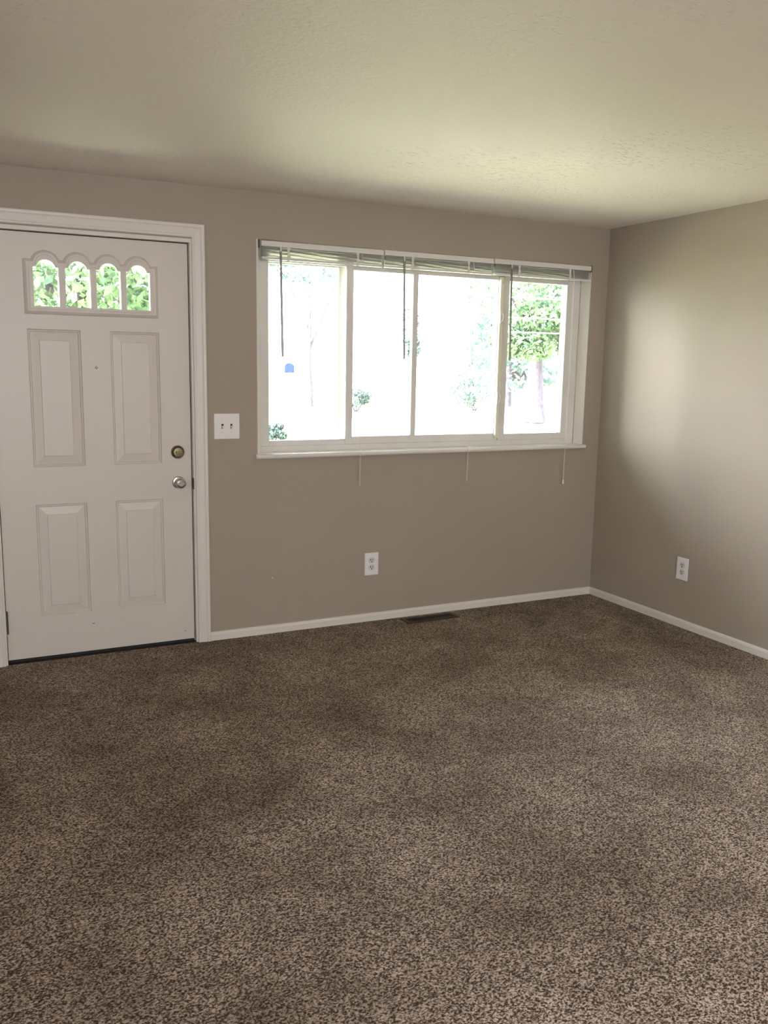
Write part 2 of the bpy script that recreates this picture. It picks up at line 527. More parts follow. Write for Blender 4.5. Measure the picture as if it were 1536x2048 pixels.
# ------------------------------------------------------------------ front door
GY = 0.026                       # inner face of the door slab
dx0, dx1, dz0, dz1 = jx0 + 0.0045, jx1 - 0.005, 0.016, jz - 0.005
door = structure(empty('door_1', (dx0, GY, 0.0)), 'white four-panel front door with four arched panes')
def dloc(bm):
    for v in bm.verts:
        v.co -= Vector((dx0, GY, 0.0))
PAN = [(-3.367, -3.131, 0.950, 1.597), (-2.997, -2.762, 0.952, 1.597), (-3.367, -3.131, 0.217, 0.770), (-2.995, -2.762, 0.217, 0.770)]
LX0, LX1, LZ0, LZ1 = -3.345, -2.790, 1.688, 1.911
bm = bmesh.new()
us = [dx0, -3.367, LX0, -3.131, -2.997, -2.995 + 0.0, LX1, -2.762, dx1]
us = [dx0, -3.367, LX0, -3.131, -2.996, LX1, -2.762, dx1]
zs = [dz0, 0.217, 0.770, 0.951, 1.597, LZ0, LZ1, dz1]
vc = {}
def DV(i, j, y):
    k = (i, j, y)
    if k not in vc:
        vc[k] = bm.verts.new((us[i], y, zs[j]))
    return vc[k]
panel_cells = {}
for i in range(7):
    for j in range(7):
        if (i in (1, 2) or i in (4, 5)) and j in (1, 3):
            continue
        if 2 <= i <= 4 and j == 5:
            continue
        for y in (GY, GY + 0.045):
            bm.faces.new((DV(i, j, y), DV(i + 1, j, y), DV(i + 1, j + 1, y), DV(i, j + 1, y)))
def quad_ring(r0, r1):
    for k in range(4):
        a, b = r0[k], r0[(k + 1) % 4]
        c, d = r1[(k + 1) % 4], r1[k]
        bm.faces.new((a, b, c, d))
def rect(x0, x1, z0, z1, y):
    return [bm.verts.new(p) for p in ((x0, y, z0), (x1, y, z0), (x1, y, z1), (x0, y, z1))]
for (a, b, j) in ((1, 3, 1), (4, 6, 1), (1, 3, 3), (4, 6, 3)):
    x0, x1, z0, z1 = us[a], us[b], zs[j], zs[j + 1]
    prev = rect(x0, x1, z0, z1, GY)
    for ins, dep in ((0.004, 0.007), (0.009, 0.0055), (0.013, 0.011), (0.050, 0.0050), (0.0525, 0.0015)):
        r = rect(x0 + ins, x1 - ins, z0 + ins, z1 - ins, GY + dep)
        quad_ring(prev, r)
        prev = r
    bm.faces.new(prev)
    bm.faces.new(rect(x0, x1, z0, z1, GY + 0.045))
# edges of slab and reveal of the lite cutout
def strip(x0, z0, x1, z1):
    bm.faces.new([bm.verts.new(p) for p in ((x0, GY, z0), (x1, GY, z1), (x1, GY + 0.045, z1), (x0, GY + 0.045, z0))])
for s in ((dx0, dz0, dx1, dz0), (dx1, dz0, dx1, dz1), (dx1, dz1, dx0, dz1), (dx0, dz1, dx0, dz0),
          (LX0, LZ0, LX1, LZ0), (LX1, LZ0, LX1, LZ1), (LX1, LZ1, LX0, LZ1), (LX0, LZ1, LX0, LZ0)):
    strip(*s)
bmesh.ops.remove_doubles(bm, verts=bm.verts, dist=1e-5)
dloc(bm)
link_mesh('door_slab', bm, M_DOOR, door)

# arched lite frame
CX = [-3.2755, -3.1355, -2.9965, -2.8590]
def arc(cx, cz, r, a0, a1, n=14):
    return [(cx + r * math.cos(a0 + (a1 - a0) * k / n), cz + r * math.sin(a0 + (a1 - a0) * k / n)) for k in range(n + 1)]
def outer_outline(off, bottom):
    """arched outline; off shrinks it"""
    xl, xr = -3.374 + off, -2.763 - off
    zb = bottom + off
    sh = 1.912 - off
    R = 0.0665 - off * 0.9
    cz = 1.889
    pts = [(xl, zb), (xr, zb), (xr, sh)]
    a = math.asin(max(-1, min(1, (sh - cz) / R)))
    for i in (3, 2, 1, 0):
        pts += arc(CX[i], cz, R, a, PI - a)
    pts += [(xl, sh)]
    return pts
def pane_outline(c, off):
    hw = 0.0555 - off
    zb = 1.701 + off
    sh = 1.877 - off
    R = 0.0425 - off
    cz = 1.8675
    a = math.asin(max(-1, min(1, (sh - cz) / R)))
    return [(c - hw, zb), (c + hw, zb), (c + hw, sh)] + arc(c, cz, R, a, PI - a) + [(c - hw, sh)]
def curve_mesh(loops, y_front, thick, bevel):
    cu = bpy.data.curves.new('tmp', 'CURVE')
    cu.dimensions = '2D'
    cu.fill_mode = 'BOTH'
    cu.extrude = max(0.0001, thick / 2 - bevel)
    cu.bevel_depth = bevel
    cu.bevel_resolution = 2
    cu.offset = -bevel
    for lp in loops:
        s = cu.splines.new('POLY')
        s.points.add(len(lp) - 1)
        for k, (x, z) in enumerate(lp):
            s.points[k].co = (x, z, 0, 1)
        s.use_cyclic_u = True
    ob = bpy.data.objects.new('tmp', cu)
    COL.objects.link(ob)
    bpy.context.view_layer.update()
    me = bpy.data.meshes.new_from_object(ob)
    bpy.data.objects.remove(ob)
    bpy.data.curves.remove(cu)
    b = bmesh.new()
    b.from_mesh(me)
    bpy.data.meshes.remove(me)
    for v in b.verts:
        x, z, d = v.co
        v.co = Vector((x, y_front + thick / 2 + d, z))
    return b
b1 = curve_mesh([outer_outline(0.017, 1.664)] + [pane_outline(c, -0.006) for c in CX], GY - 0.014, 0.014, 0.002)
def loft(b, la, ya, lb, yb):
    ra = [b.verts.new((x, ya, z)) for x, z in la]; rb = [b.verts.new((x, yb, z)) for x, z in lb]
    n_ = len(ra)
    for k in range(n_):
        b.faces.new((ra[k], ra[(k + 1) % n_], rb[(k + 1) % n_], rb[k]))
loft(b1, outer_outline(0.0, 1.664), GY + 0.0005, outer_outline(0.003, 1.664), GY - 0.006)
loft(b1, outer_outline(0.003, 1.664), GY - 0.006, outer_outline(0.014, 1.664), GY - 0.014)
loft(b1, outer_outline(0.014, 1.664), GY - 0.014, outer_outline(0.019, 1.664), GY - 0.0135)
b2 = curve_mesh([outer_outline(0.024, 1.664)] + [pane_outline(c, 0.0) for c in CX], GY - 0.0175, 0.017, 0.0025)
me = bpy.data.meshes.new('tmp'); b2.to_mesh(me); b2.free(); b1.from_mesh(me); bpy.data.meshes.remove(me)
# deeper glazing bars back to the pane
bmx = bmesh.new()
for xa, xb in ((-3.345, -3.333), (-3.222, -3.1895), (-3.082, -3.050), (-2.943, -2.9115), (-2.803, -2.790)):
    bbox(bmx, xa, xb, GY - 0.002, GY + 0.018, 1.69, 1.90)
bbox(bmx, -3.345, -2.79, GY - 0.002, GY + 0.018, 1.688, 1.699)
me = bpy.data.meshes.new('tmp'); bmx.to_mesh(me); bmx.free(); b1.from_mesh(me); bpy.data.meshes.remove(me)
dloc(b1)
lite = link_mesh('window_surround', b1, M_DOOR, door)
lite['label'] = 'white moulded surround with four small arches'
for c in CX:
    bm = bmesh.new(); bbox(bm, c - 0.062, c + 0.062, GY + 0.018, GY + 0.023, 1.69, 1.904)
    dloc(bm); o = link_mesh('pane', bm, M_GLASS, lite); o['label'] = 'clear glass pane'

# hardware
kx, kz = -2.6825, 0.850
bm = bmesh.new()
lathe(bm, [(0.031, 0.0), (0.031, 0.004), (0.028, 0.007), (0.016, 0.009), (0.0125, 0.013), (0.0125, 0.026), (0.018, 0.031), (0.0245, 0.038), (0.0265, 0.047), (0.0255, 0.056), (0.021, 0.062), (0.014, 0.064), (0.0135, 0.0625), (0.004, 0.0625)], (kx, GY, kz))
dloc(bm); o = link_mesh('door_knob', bm, M_NICKEL, door, True); o['label'] = 'satin nickel door knob with round rose'
bm = bmesh.new(); bbox(bm, kx - 0.005, kx + 0.005, GY - 0.068, GY - 0.062, kz - 0.0015, kz + 0.0015, 0.0005)
dloc(bm); link_mesh('lock_button', bm, M_NICKEL, o)
bm = bmesh.new()
bx_, bz_ = -2.684, 1.006
lathe(bm, [(0.0335, 0.0), (0.0335, 0.008), (0.031, 0.014), (0.027, 0.017), (0.0245, 0.016), (0.022, 0.018), (0.004, 0.019)], (bx_, GY, bz_))
dloc(bm); o = link_mesh('deadbolt', bm, M_BRASS, door, True); o['label'] = 'round antique brass deadbolt'
bm = bmesh.new(); bbox(bm, bx_ - 0.013, bx_ + 0.013, GY - 0.031, GY - 0.018, bz_ - 0.005, bz_ + 0.005, 0.002)
dloc(bm); link_mesh('thumb_turn', bm, M_BRASS, o)
bm = bmesh.new()
lathe(bm, [(0.0065, 0.0), (0.0065, 0.002), (0.0035, 0.003), (0.003, 0.002), (0.0005, 0.0015)], (-3.065, GY, 1.424), n=20)
dloc(bm); link_mesh('peephole', bm, M_NICKEL, door, True)
for hz0, hz1 in ((0.151, 0.262), (0.98, 1.08), (1.78, 1.88)):
    bm = bmesh.new()
    tube(bm, [(dx0 - 0.001, GY - 0.009, hz0), (dx0 - 0.001, GY - 0.009, hz1)], 0.008, 12)
    bbox(bm, dx0 - 0.003, dx0 + 0.0, GY - 0.006, GY + 0.02, hz0, hz1)
    dloc(bm); h = link_mesh('hinge', bm, M_HINGE, door)
bm = bmesh.new(); bbox(bm, dx0 + 0.002, dx1 - 0.002, GY + 0.004, GY + 0.04, 0.001, 0.016)
dloc(bm); link_mesh('door_sweep', bm, M_BLACK, door)
bm = bmesh.new()
frame_profile(bm, [(jx0 + 0.0002, 0.016), (jx0 + 0.0002, jz - 0.0002), (jx1 - 0.0002, jz - 0.0002), (jx1 - 0.0002, 0.016)], [(0.0, 0.0), (-0.006, 0.0), (-0.006, 0.03), (0.0, 0.03)])
shift_y(bm, GY + 0.04)
dloc(bm); link_mesh('gap_shade_strip', bm, M_BLACK, door)  # black strip stands in for the shade in the door gap
bm = bmesh.new()
for sx, sz, w in ((-3.123, 0.156, 0.005), (-2.664, 0.061, 0.003)):
    bbox(bm, sx - w, sx + w, GY - 0.0006, GY + 0.001, sz - 0.0015, sz + 0.0015)
dloc(bm); link_mesh('scuff_mark', bm, M_SCUFF, door)
# strike plate edge on the jamb
bm = bmesh.new(); bbox(bm, jx1 - 0.0015, jx1 + 0.002, -0.002, 0.022, 0.815, 0.872)
structure(link_mesh('trim_4', bm, M_HINGE), 'small worn metal strike plate on the door jamb')

# ------------------------------------------------------------------ window
win = structure(empty('window_1', ((WX0 + WX1) / 2, 0.09, WZ0)), 'wide white sliding window over a white sill')
wo = Vector(win.location)
def wobj(name, bm, m, parent=None, smooth=False):
    for v in bm.verts:
        v.co -= wo
    return link_mesh(name, bm, m, parent or win, smooth)
fx0, fx1 = WX0 + 0.004, WX1 - 0.012
def rect_frame(bm, x0, x1, z0, z1, wl, wr, wb_, wt, y0, y1, bev=0.002):
    bbox(bm, x0, x0 + wl, y0, y1, z0, z1, bev)
    bbox(bm, x1 - wr, x1, y0, y1, z0, z1, bev)
    bbox(bm, x0 + wl, x1 - wr, y0, y1, z0, z0 + wb_, bev)
    bbox(bm, x0 + wl, x1 - wr, y0, y1, z1 - wt, z1, bev)
bm = bmesh.new()
rect_frame(bm, fx0, fx1, 0.9852, WZ1, 0.045, 0.045, 0.031, 0.085, 0.085, 0.155)
# inner track lip
rect_frame(bm, fx0 + 0.045, fx1 - 0.045, 1.016, WZ1 - 0.085, 0.006, 0.006, 0.006, 0.006, 0.115, 0.150, 0.001)
wobj('window_frame', bm, M_VINYL)
# left sash
def sash(x0, x1, z0, z1, wl, wr, wb_, wt, y0, y1, gy, mm=M_VINYL):
    bm = bmesh.new()
    rect_frame(bm, x0, x1, z0, z1, wl, wr, wb_, wt, y0, y1, 0.003)
    s = wobj('sash', bm, mm)
    bm = bmesh.new()
    bbox(bm, x0 + wl - 0.004, x1 - wr + 0.004, gy, gy + 0.004, z0 + wb_ - 0.004, z1 - wt + 0.004)
    for v in bm.verts:
        v.co -= wo
    g = link_mesh('pane', bm, M_GLASS, s)
    g['label'] = 'clear glass pane'
    return s
sash(-2.222, -1.687, 1.016, 1.994, 0.048, 0.040, 0.030, 0.010, 0.088, 0.113, 0.100)
sash(-0.711, -0.187, 1.016, 1.994, 0.048, 0.050, 0.038, 0.030, 0.088, 0.113, 0.100)
# fixed centre: two panes with a slim bar between
bm = bmesh.new()
rect_frame(bm, -1.6865, -0.7115, 1.016, 1.993, 0.004, 0.028, 0.042, 0.026, 0.094, 0.125, 0.002)
bbox(bm, -1.311, -1.278, 0.096, 0.125, 1.058, 1.967, 0.002)
cs = wobj('sash', bm, M_VINYL)
for xa, xb in ((-1.684, -1.307), (-1.291, -0.738)):
    bm = bmesh.new(); bbox(bm, xa, xb, 0.108, 0.112, 1.056, 1.969)
    for v in bm.verts: v.co -= wo
    g = link_mesh('pane', bm, M_GLASS, cs); g['label'] = 'clear glass pane'
# pull rail with two latches on the meeting stile
bm = bmesh.new(); bbox(bm, -0.738, -0.713, 0.070, 0.0935, 1.03, 1.985, 0.003)
rail = wobj('pull_rail', bm, M_CREAM)
rail['label'] = 'cream vertical pull rail'
for lz in (1.270, 1.748):
    bm = bmesh.new()
    bbox(bm, -0.742, -0.722, 0.058, 0.072, lz - 0.036, lz + 0.036, 0.003)
    tube(bm, [(-0.733, 0.056, lz - 0.026), (-0.733, 0.044, lz - 0.014), (-0.731, 0.042, lz + 0.012), (-0.731, 0.056, lz + 0.028)], 0.0035, 8)
    for v in bm.verts: v.co -= wo
    l_ = link_mesh('latch', bm, M_VINYL, rail, True)
    l_['label'] = 'small sash latch'
bm = bmesh.new()
tube(bm, [(-0.728, 0.065, 1.945), (-0.722, 0.060, 1.955), (-0.712, 0.060, 1.975), (-0.716, 0.066, 1.99)], 0.005, 8)
for v in bm.verts: v.co -= wo
link_mesh('hook', bm, M_CREAM, rail, True)
# storm frames on the outside
for xa, xb in ((-2.235, -1.706), (-0.735, -0.203)):
    bm = bmesh.new()
    rect_frame(bm, xa, xb, 1.012, 2.005, 0.028, 0.047 if xa < -2 else 0.028, 0.022, 0.028, 0.140, 0.152, 0.002)
    o = wobj('storm_frame', bm, M_STORM)
    o['label'] = 'cream outer storm frame'
# corner bead of the reveal
bm = bmesh.new()
bbox(bm, WX0, WX0 + 0.010, -0.003, 0.085, WZ0, WZ1, 0.002)
bbox(bm, WX1 - 0.004, WX1 + 0.001, -0.003, 0.085, WZ0, WZ1, 0.001)
structure(link_mesh('trim_5', bm, M_TRIM), 'thin white bead on the window reveal')
# stool / sill with rounded nose
bm = bmesh.new()
prof = [(0.085, 0.0), (-0.020, 0.0)] + [(-0.020 - 0.0125 * math.sin(a), -0.0125 + 0.0125 * math.cos(a)) for a in [PI * k / 8 for k in range(1, 8)]] + [(-0.020, -0.025), (-0.0005, -0.025), (-0.0005, -0.0005), (0.085, -0.0005)]
vs0, vs1 = -2.286, -0.118
def inset_ring(x, s=1.0):
    return [(x, y, WZ0 + z) for y, z in prof]
nose = [(y, z) for y, z in prof if y <= -0.0004]
rings = []
full = [(-0.001, 0.0), (-0.020, 0.0)] + [(-0.020 - 0.0125 * math.sin(a), -0.0125 + 0.0125 * math.cos(a)) for a in [PI * k / 8 for k in range(1, 8)]] + [(-0.020, -0.025), (-0.001, -0.025)]
sweep(bm, [[(vs0 + 0.001, y * 0.9, WZ0 - 0.0125 + (z + 0.0125) * 0.85) for y, z in full]] + [[(x, y, WZ0 + z) for y, z in full] for x in (vs0 + 0.005, vs1 - 0.005)] + [[(vs1 - 0.001, y * 0.9, WZ0 - 0.0125 + (z + 0.0125) * 0.85) for y, z in full]])
bbox(bm, WX0 + 0.0105, WX1 - 0.0045, -0.002, 0.085, WZ0 - 0.0, WZ0 + 0.0012)
structure(link_mesh('trim_6', bm, M_SILL, None, True), 'glossy white window sill with rounded nose')

# ------------------------------------------------------------------ mini blinds (raised)
def blind(x0, x1, label, wand_x, wand_len, tapes, cord_x, cord_z, tassel, bracket_left, bracket_right, seed, dz=0.0):
    rng = random.Random(seed)
    t = tag(empty('mini_blind', ((x0 + x1) / 2, 0.0, 2.074)), label, 'blind', 'raised mini blinds in the front window')
    ox = Vector(t.location)
    def put(name, bm, m, parent=None, smooth=False):
        for v in bm.verts: v.co -= ox
        return link_mesh(name, bm, m, parent or t, smooth)
    bm = bmesh.new()
    bbox(bm, x0, x1, -0.024, 0.0, 2.042 + dz, 2.069 + dz, 0.0015)
    put('headrail', bm, M_HEAD)
    # stacked slats
    bm = bmesh.new()
    n = 17
    for k in range(n):
        z = 1.9925 + dz + k * 0.00285 + rng.uniform(-0.0002, 0.0002)
        yo = rng.uniform(-0.0012, 0.0012)
        a = x0 + 0.004 + rng.uniform(0, 0.002); b = x1 - 0.004 - rng.uniform(0, 0.002)
        ys = (-0.024 + yo, -0.012 + yo, 0.0 + yo)
        zz = (0, 0.0012, 0)
        nseg = 10
        top = []; bot = []
        for s in range(nseg + 1):
            x = a + (b - a) * s / nseg
            sag = 0.0008 * math.sin(s * 1.7 + k) * (1 if s not in (0, nseg) else 0.3)
            top.append([bm.verts.new((x, y_, z + q_ + sag + 0.0005)) for y_, q_ in zip(ys, zz)])
            bot.append([bm.verts.new((x, y_, z + q_ + sag - 0.0001)) for y_, q_ in zip(ys, zz)])
        for s in range(nseg):
            for q_ in range(2):
                bm.faces.new((top[s][q_], top[s + 1][q_], top[s + 1][q_ + 1], top[s][q_ + 1]))
                bm.faces.new((bot[s][q_], bot[s][q_ + 1], bot[s + 1][q_ + 1], bot[s + 1][q_]))
            bm.faces.new((top[s][0], bot[s][0], bot[s + 1][0], top[s + 1][0]))
            bm.faces.new((top[s][2], top[s + 1][2], bot[s + 1][2], bot[s][2]))
    put('slat_stack', bm, M_SLAT)
    bm = bmesh.new()
    bbox(bm, x0 + 0.002, x1 - 0.002, -0.026, 0.0, 1.979 + dz, 1.991 + dz, 0.003)
    put('bottom_rail', bm, M_HEAD)
    for tx in tapes:
        bm = bmesh.new()
        w = 0.009
        path = [(-0.0255, 2.045), (-0.030, 2.032), (-0.028, 2.018), (-0.031, 2.004), (-0.028, 1.992), (-0.0275, 1.984), (-0.022, 1.976), (-0.014, 1.977)]
        va = [bm.verts.new((tx - w * (0.8 + 0.25 * math.sin(i * 2.1)), y, z + dz)) for i, (y, z) in enumerate(path)]
        vb = [bm.verts.new((tx + w * (0.8 + 0.25 * math.cos(i * 1.7)), y, z + dz)) for i, (y, z) in enumerate(path)]
        vc_ = [bm.verts.new((v.co.x, v.co.y + 0.001, v.co.z)) for v in va]
        vd = [bm.verts.new((v.co.x, v.co.y + 0.001, v.co.z)) for v in vb]
        for i in range(len(path) - 1):
            bm.faces.new((va[i], vb[i], vb[i + 1], va[i + 1]))
            bm.faces.new((vc_[i], vc_[i + 1], vd[i + 1], vd[i]))
            bm.faces.new((va[i], va[i + 1], vc_[i + 1], vc_[i]))
            bm.faces.new((vb[i], vd[i], vd[i + 1], vb[i + 1]))
        put('ladder_tape', bm, M_TAPE)
    # wand with hook
    wz = 2.036 + dz
    bm = bmesh.new()
    tube(bm, [(wand_x, -0.034, wz - 0.014), (wand_x + 0.002, -0.036, wz - 0.2), (wand_x + 0.008, -0.038, wz - wand_len)], [0.0055, 0.006, 0.0065], 6)
    wd = put('wand', bm, M_WAND, None, False)
    wd['label'] = 'slim clear tilt wand'
    bm = bmesh.new()
    tube(bm, [(wand_x, -0.012, wz + 0.008), (wand_x, -0.030, wz + 0.006), (wand_x, -0.036, wz - 0.004), (wand_x, -0.034, wz - 0.020)], [0.003, 0.004, 0.0045, 0.005], 8)
    for v in bm.verts: v.co -= ox
    link_mesh('wand_hook', bm, M_HEAD, wd, True)
    # pull cords
    ztop = 2.04 + dz
    for k, off in enumerate((-0.003, 0.003)):
        bm = bmesh.new()
        zt = cord_z + (0.02 if tassel else 0.0)
        tube(bm, [(cord_x + off, -0.027, ztop), (cord_x + off, -0.036, 2.0), (cord_x + off * 0.6 + 0.001, -0.037, 1.5), (cord_x + off * 0.8 - 0.001, -0.037, 1.0), (cord_x + off * 0.5 - 0.003, -0.036, zt)], 0.0009, 6)
        put('pull_cord', bm, M_CORD)
    if tassel:
        bm = bmesh.new()
        lathe(bm, [(0.0035, 0.026), (0.0045, 0.02), (0.0065, 0.0), (0.006, -0.002)], (cord_x - 0.003, -0.036, cord_z), 'z', 14)
        o = put('tassel', bm, M_PLATE, None, True)
        o['label'] = 'small white cord tassel'
    # drooping gathered cord across the slats
    bm = bmesh.new()
    a = wand_x + 0.003; b = tapes[-1]
    pts = [(a + (b - a) * s / 8, -0.029, 2.038 + dz - 0.004 * math.sin(PI * s / 8) - 0.002 * s / 8) for s in range(9)]
    tube(bm, pts, 0.0013, 6)
    put('lift_cord', bm, M_CORD)
    for side, xx in ((bracket_left, x0 - 0.008), (bracket_right, x1 + 0.001)):
        if side:
            bm = bmesh.new()
            bbox(bm, xx, xx + 0.007, -0.026, 0.004, 2.034 + dz, 2.0745 + dz, 0.001)
            put('mounting_bracket', bm, M_BRACKET)
    return t
blind(-2.250, -1.561, 'raised white mini blind at the left end, nearest the door', -2.150, 0.545, (-2.105, -1.715), -1.689, 0.795, False, True, False, 1, 0.0)
blind(-1.553, -0.856, 'raised white mini blind in the middle, between the other two', -1.440, 0.545, (-1.385, -1.025), -0.994, 0.79, False, False, False, 2, 0.001)
blind(-0.848, -0.150, 'raised white mini blind at the right end, its cord ending in a tassel', -0.738, 0.545, (-0.680, -0.312), -0.288, 0.745, True, False, True, 3, 0.003)

# ------------------------------------------------------------------ switch plate and outlets
def plate(bm, cx, cz, w, h):
    bbox(bm, cx - w / 2, cx + w / 2, -0.006, 0.0, cz - h / 2, cz + h / 2, 0.0025, 3)
sw = tag(empty('light_switch', (-2.434, 0.0, 1.134)), 'white double toggle switch plate beside the door casing', 'light switch')
bm = bmesh.new(); plate(bm, 0, 0, 0.134, 0.130); link_mesh('cover_plate', bm, M_PLATE, sw)
for tx in (-0.0235, 0.0235):
    bm = bmesh.new()
    bbox(bm, tx - 0.0052, tx + 0.0052, -0.0068, -0.0055, -0.0125, 0.0125, 0.0004)
    link_mesh('toggle_slot', bm, M_SLOT, sw)
    bm = bmesh.new()
    vs = bbox(bm, tx - 0.004, tx + 0.004, -0.0185, -0.006, -0.006, 0.004, 0.001)
    for v in bm.verts:
        v.co.z -= (-0.006 - v.co.y) * 0.55
    link_mesh('toggle', bm, M_PLASTIC, sw)
    for sz in (-0.0305, 0.0305):
        bm = bmesh.new(); lathe(bm, [(0.0032, 0.0055), (0.0032, 0.0068), (0.0015, 0.0073)], (tx, 0, sz), n=14)
        link_mesh('screw', bm, M_PLASTIC, sw, True)
def outlet(label):
    t = tag(empty('wall_outlet', (0, 0, 0)), label, 'outlet', 'duplex wall outlets')
    bm = bmesh.new(); plate(bm, 0, 0, 0.086, 0.130); link_mesh('cover_plate', bm, M_PLATE, t)
    for dz_ in (-0.0205, 0.0205):
        bm = bmesh.new()
        r = 0.0175
        pts = []
        for k in range(28):
            a = 2 * PI * k / 28
            pts.append((r * math.cos(a), max(-0.0143, min(0.0143, r * math.sin(a)))))
        fr = [bm.verts.new((x, -0.0072, dz_ + z)) for x, z in pts]
        bk = [bm.verts.new((x * 1.02, -0.0055, dz_ + z * 1.02)) for x, z in pts]
        bm.faces.new(fr)
        for k in range(28):
            bm.faces.new((fr[k], bk[k], bk[(k + 1) % 28], fr[(k + 1) % 28]))
        rc = link_mesh('receptacle', bm, M_PLASTIC, t)
        # dark gap ring round the receptacle
        bm = bmesh.new()
        o1 = [bm.verts.new((x * 1.05, -0.0062, dz_ + z * 1.05)) for x, z in pts]
        o2 = [bm.verts.new((x * 1.05, -0.0050, dz_ + z * 1.05)) for x, z in pts]
        bm.faces.new(o1)
        for k in range(28):
            bm.faces.new((o1[k], o2[k], o2[(k + 1) % 28], o1[(k + 1) % 28]))
        link_mesh('gap_ring', bm, M_SLOT, rc)
        bm = bmesh.new()
        bbox(bm, -0.0085, -0.0045, -0.0078, -0.0070, dz_ - 0.001, dz_ + 0.0095)
        bbox(bm, 0.0045, 0.0078, -0.0078, -0.0070, dz_ + 0.000, dz_ + 0.0085)
        lathe(bm, [(0.0036, 0.0070), (0.0036, 0.0078)], (0, 0, dz_ - 0.0075), n=12)
        link_mesh('slots', bm, M_SLOT, rc)
    bm = bmesh.new(); lathe(bm, [(0.0032, 0.0055), (0.0032, 0.0068), (0.0015, 0.0073)], (0, 0, 0), n=14)
    link_mesh('screw', bm, M_PLASTIC, t, True)
    return t
o1 = outlet('white duplex outlet on the wall below the window')
o1.location = (-1.596, 0.0, 0.336)
o2 = outlet('white duplex outlet on the right-hand wall')
o2.location = (0.0, -0.794, 0.339)
o2.rotation_euler = (0, 0, -PI / 2)

# nail speck on the wall
bm = bmesh.new(); lathe(bm, [(0.0035, 0.0), (0.003, 0.001), (0.001, 0.0014)], (-2.19, 0.0, 0.309), n=8)
tag(link_mesh('wall_patch', bm, M_PLATE), 'tiny white filler speck on the wall left of the outlet', 'speck')

# ------------------------------------------------------------------ floor register
vt = tag(empty('floor_vent', (-1.255, -0.098, 0.0)), 'dark brown metal floor vent in the carpet by the baseboard', 'vent')
bm = bmesh.new()
vw, vd, iw, idp = 0.172, 0.052, 0.146, 0.030
def rr(w, d, z): return [bm.verts.new(p) for p in ((-w, -d, z), (w, -d, z), (w, d, z), (-w, d, z))]
seq = [rr(vw, vd, 0.0005), rr(vw - 0.004, vd - 0.004, 0.005), rr(iw + 0.003, idp + 0.003, 0.006), rr(iw, idp, 0.003), rr(iw, idp, 0.001)]
for a, b in zip(seq, seq[1:]):
    for k in range(4):
        bm.faces.new((a[k], a[(k + 1) % 4], b[(k + 1) % 4], b[k]))
bm.faces.new(seq[-1]); bm.faces.new(seq[0])
link_mesh('vent_frame', bm, M_VENT, vt)
for k in range(24):
    x = -iw + 0.006 + k * (2 * iw - 0.012) / 23
    bm = bmesh.new(); bbox(bm, x - 0.0012, x + 0.0012, -idp + 0.0005, idp - 0.0005, 0.0012, 0.0042)
    link_mesh('louvre', bm, M_VENT, vt)

# ------------------------------------------------------------------ outside
GZ = -0.42
bm = bmesh.new(); bbox(bm, -40, 70, 0.2, 17.5, GZ - 0.1, GZ)
structure(link_mesh('lawn', bm, M_GRASS), 'sunlit front lawn')
bm = bmesh.new(); bbox(bm, -40, 70, 17.5, 25.0, GZ - 0.1, GZ - 0.02)
structure(link_mesh('street', bm, M_ROAD), 'pale sunlit street')
bm = bmesh.new(); bbox(bm, -40, 90, 25.0, 80, GZ - 0.1, GZ)
structure(link_mesh('far_lawn', bm, M_GRASS), 'lawns across the street')

bm = bmesh.new(); bbox(bm, -9.5, 1.5, 0.2, 2.6, GZ - 0.05, GZ + 0.06)  # unseen slab, added to bounce less green light up to the ceiling
structure(link_mesh('bounce_walk', bm, M_ROAD), 'unseen concrete walk, added to bounce light indoors')

def leaves(bm, centres, n, size, rng, droop=0.0):
    for _ in range(n):
        c, r = rng.choice(centres)
        while True:
            d = Vector((rng.uniform(-1, 1), rng.uniform(-1, 1), rng.uniform(-1, 1)))
            if 0.05 < d.length < 1:
                break
        d = d.normalized() * (d.length ** 0.45)
        p = Vector(c) + Vector((d.x * r[0], d.y * r[1], d.z * r[2]))
        s = size * rng.uniform(0.6, 1.3)
        u = Vector((rng.gauss(0, 1), rng.gauss(0, 1), rng.gauss(0, 1) - droop)).normalized()
        v = u.cross(Vector((rng.gauss(0, 1), rng.gauss(0, 1), rng.gauss(0, 1)))).normalized()
        vs = [bm.verts.new(p + u * s), bm.verts.new(p + v * s * 0.45), bm.verts.new(p - u * s * 0.7), bm.verts.new(p - v * s * 0.45)]
        bm.faces.new(vs)
def tree(name, x, y, trunk_r, h, centres, n, size, leafm, label, seed, lean=0.0, group=None, cat='tree'):
    rng = random.Random(seed)
    t = tag(empty(name, (x, y, GZ)), label, cat, group)
    bm = bmesh.new()
    pts = [(lean * k / 6 * h + rng.uniform(-0.04, 0.04), rng.uniform(-0.04, 0.04), h * k / 6) for k in range(7)]
    rs = [trunk_r * (1.25 if k == 0 else 1 - 0.11 * k) for k in range(7)]
    tube(bm, pts, rs, 14)
    for c, r in centres:
        k = rng.randint(3, 5)
        a = Vector(pts[k]); b = Vector(c)
        mid = (a + b) / 2 + Vector((0, 0, 0.25))
        tube(bm, [a, mid, b], [trunk_r * 0.38, trunk_r * 0.25, trunk_r * 0.08], 7)
    link_mesh('trunk', bm, M_BARK, t, True)
    bm = bmesh.new()
    leaves(bm, centres, n, size, rng)
    link_mesh('foliage', bm, leafm, t)
    return t
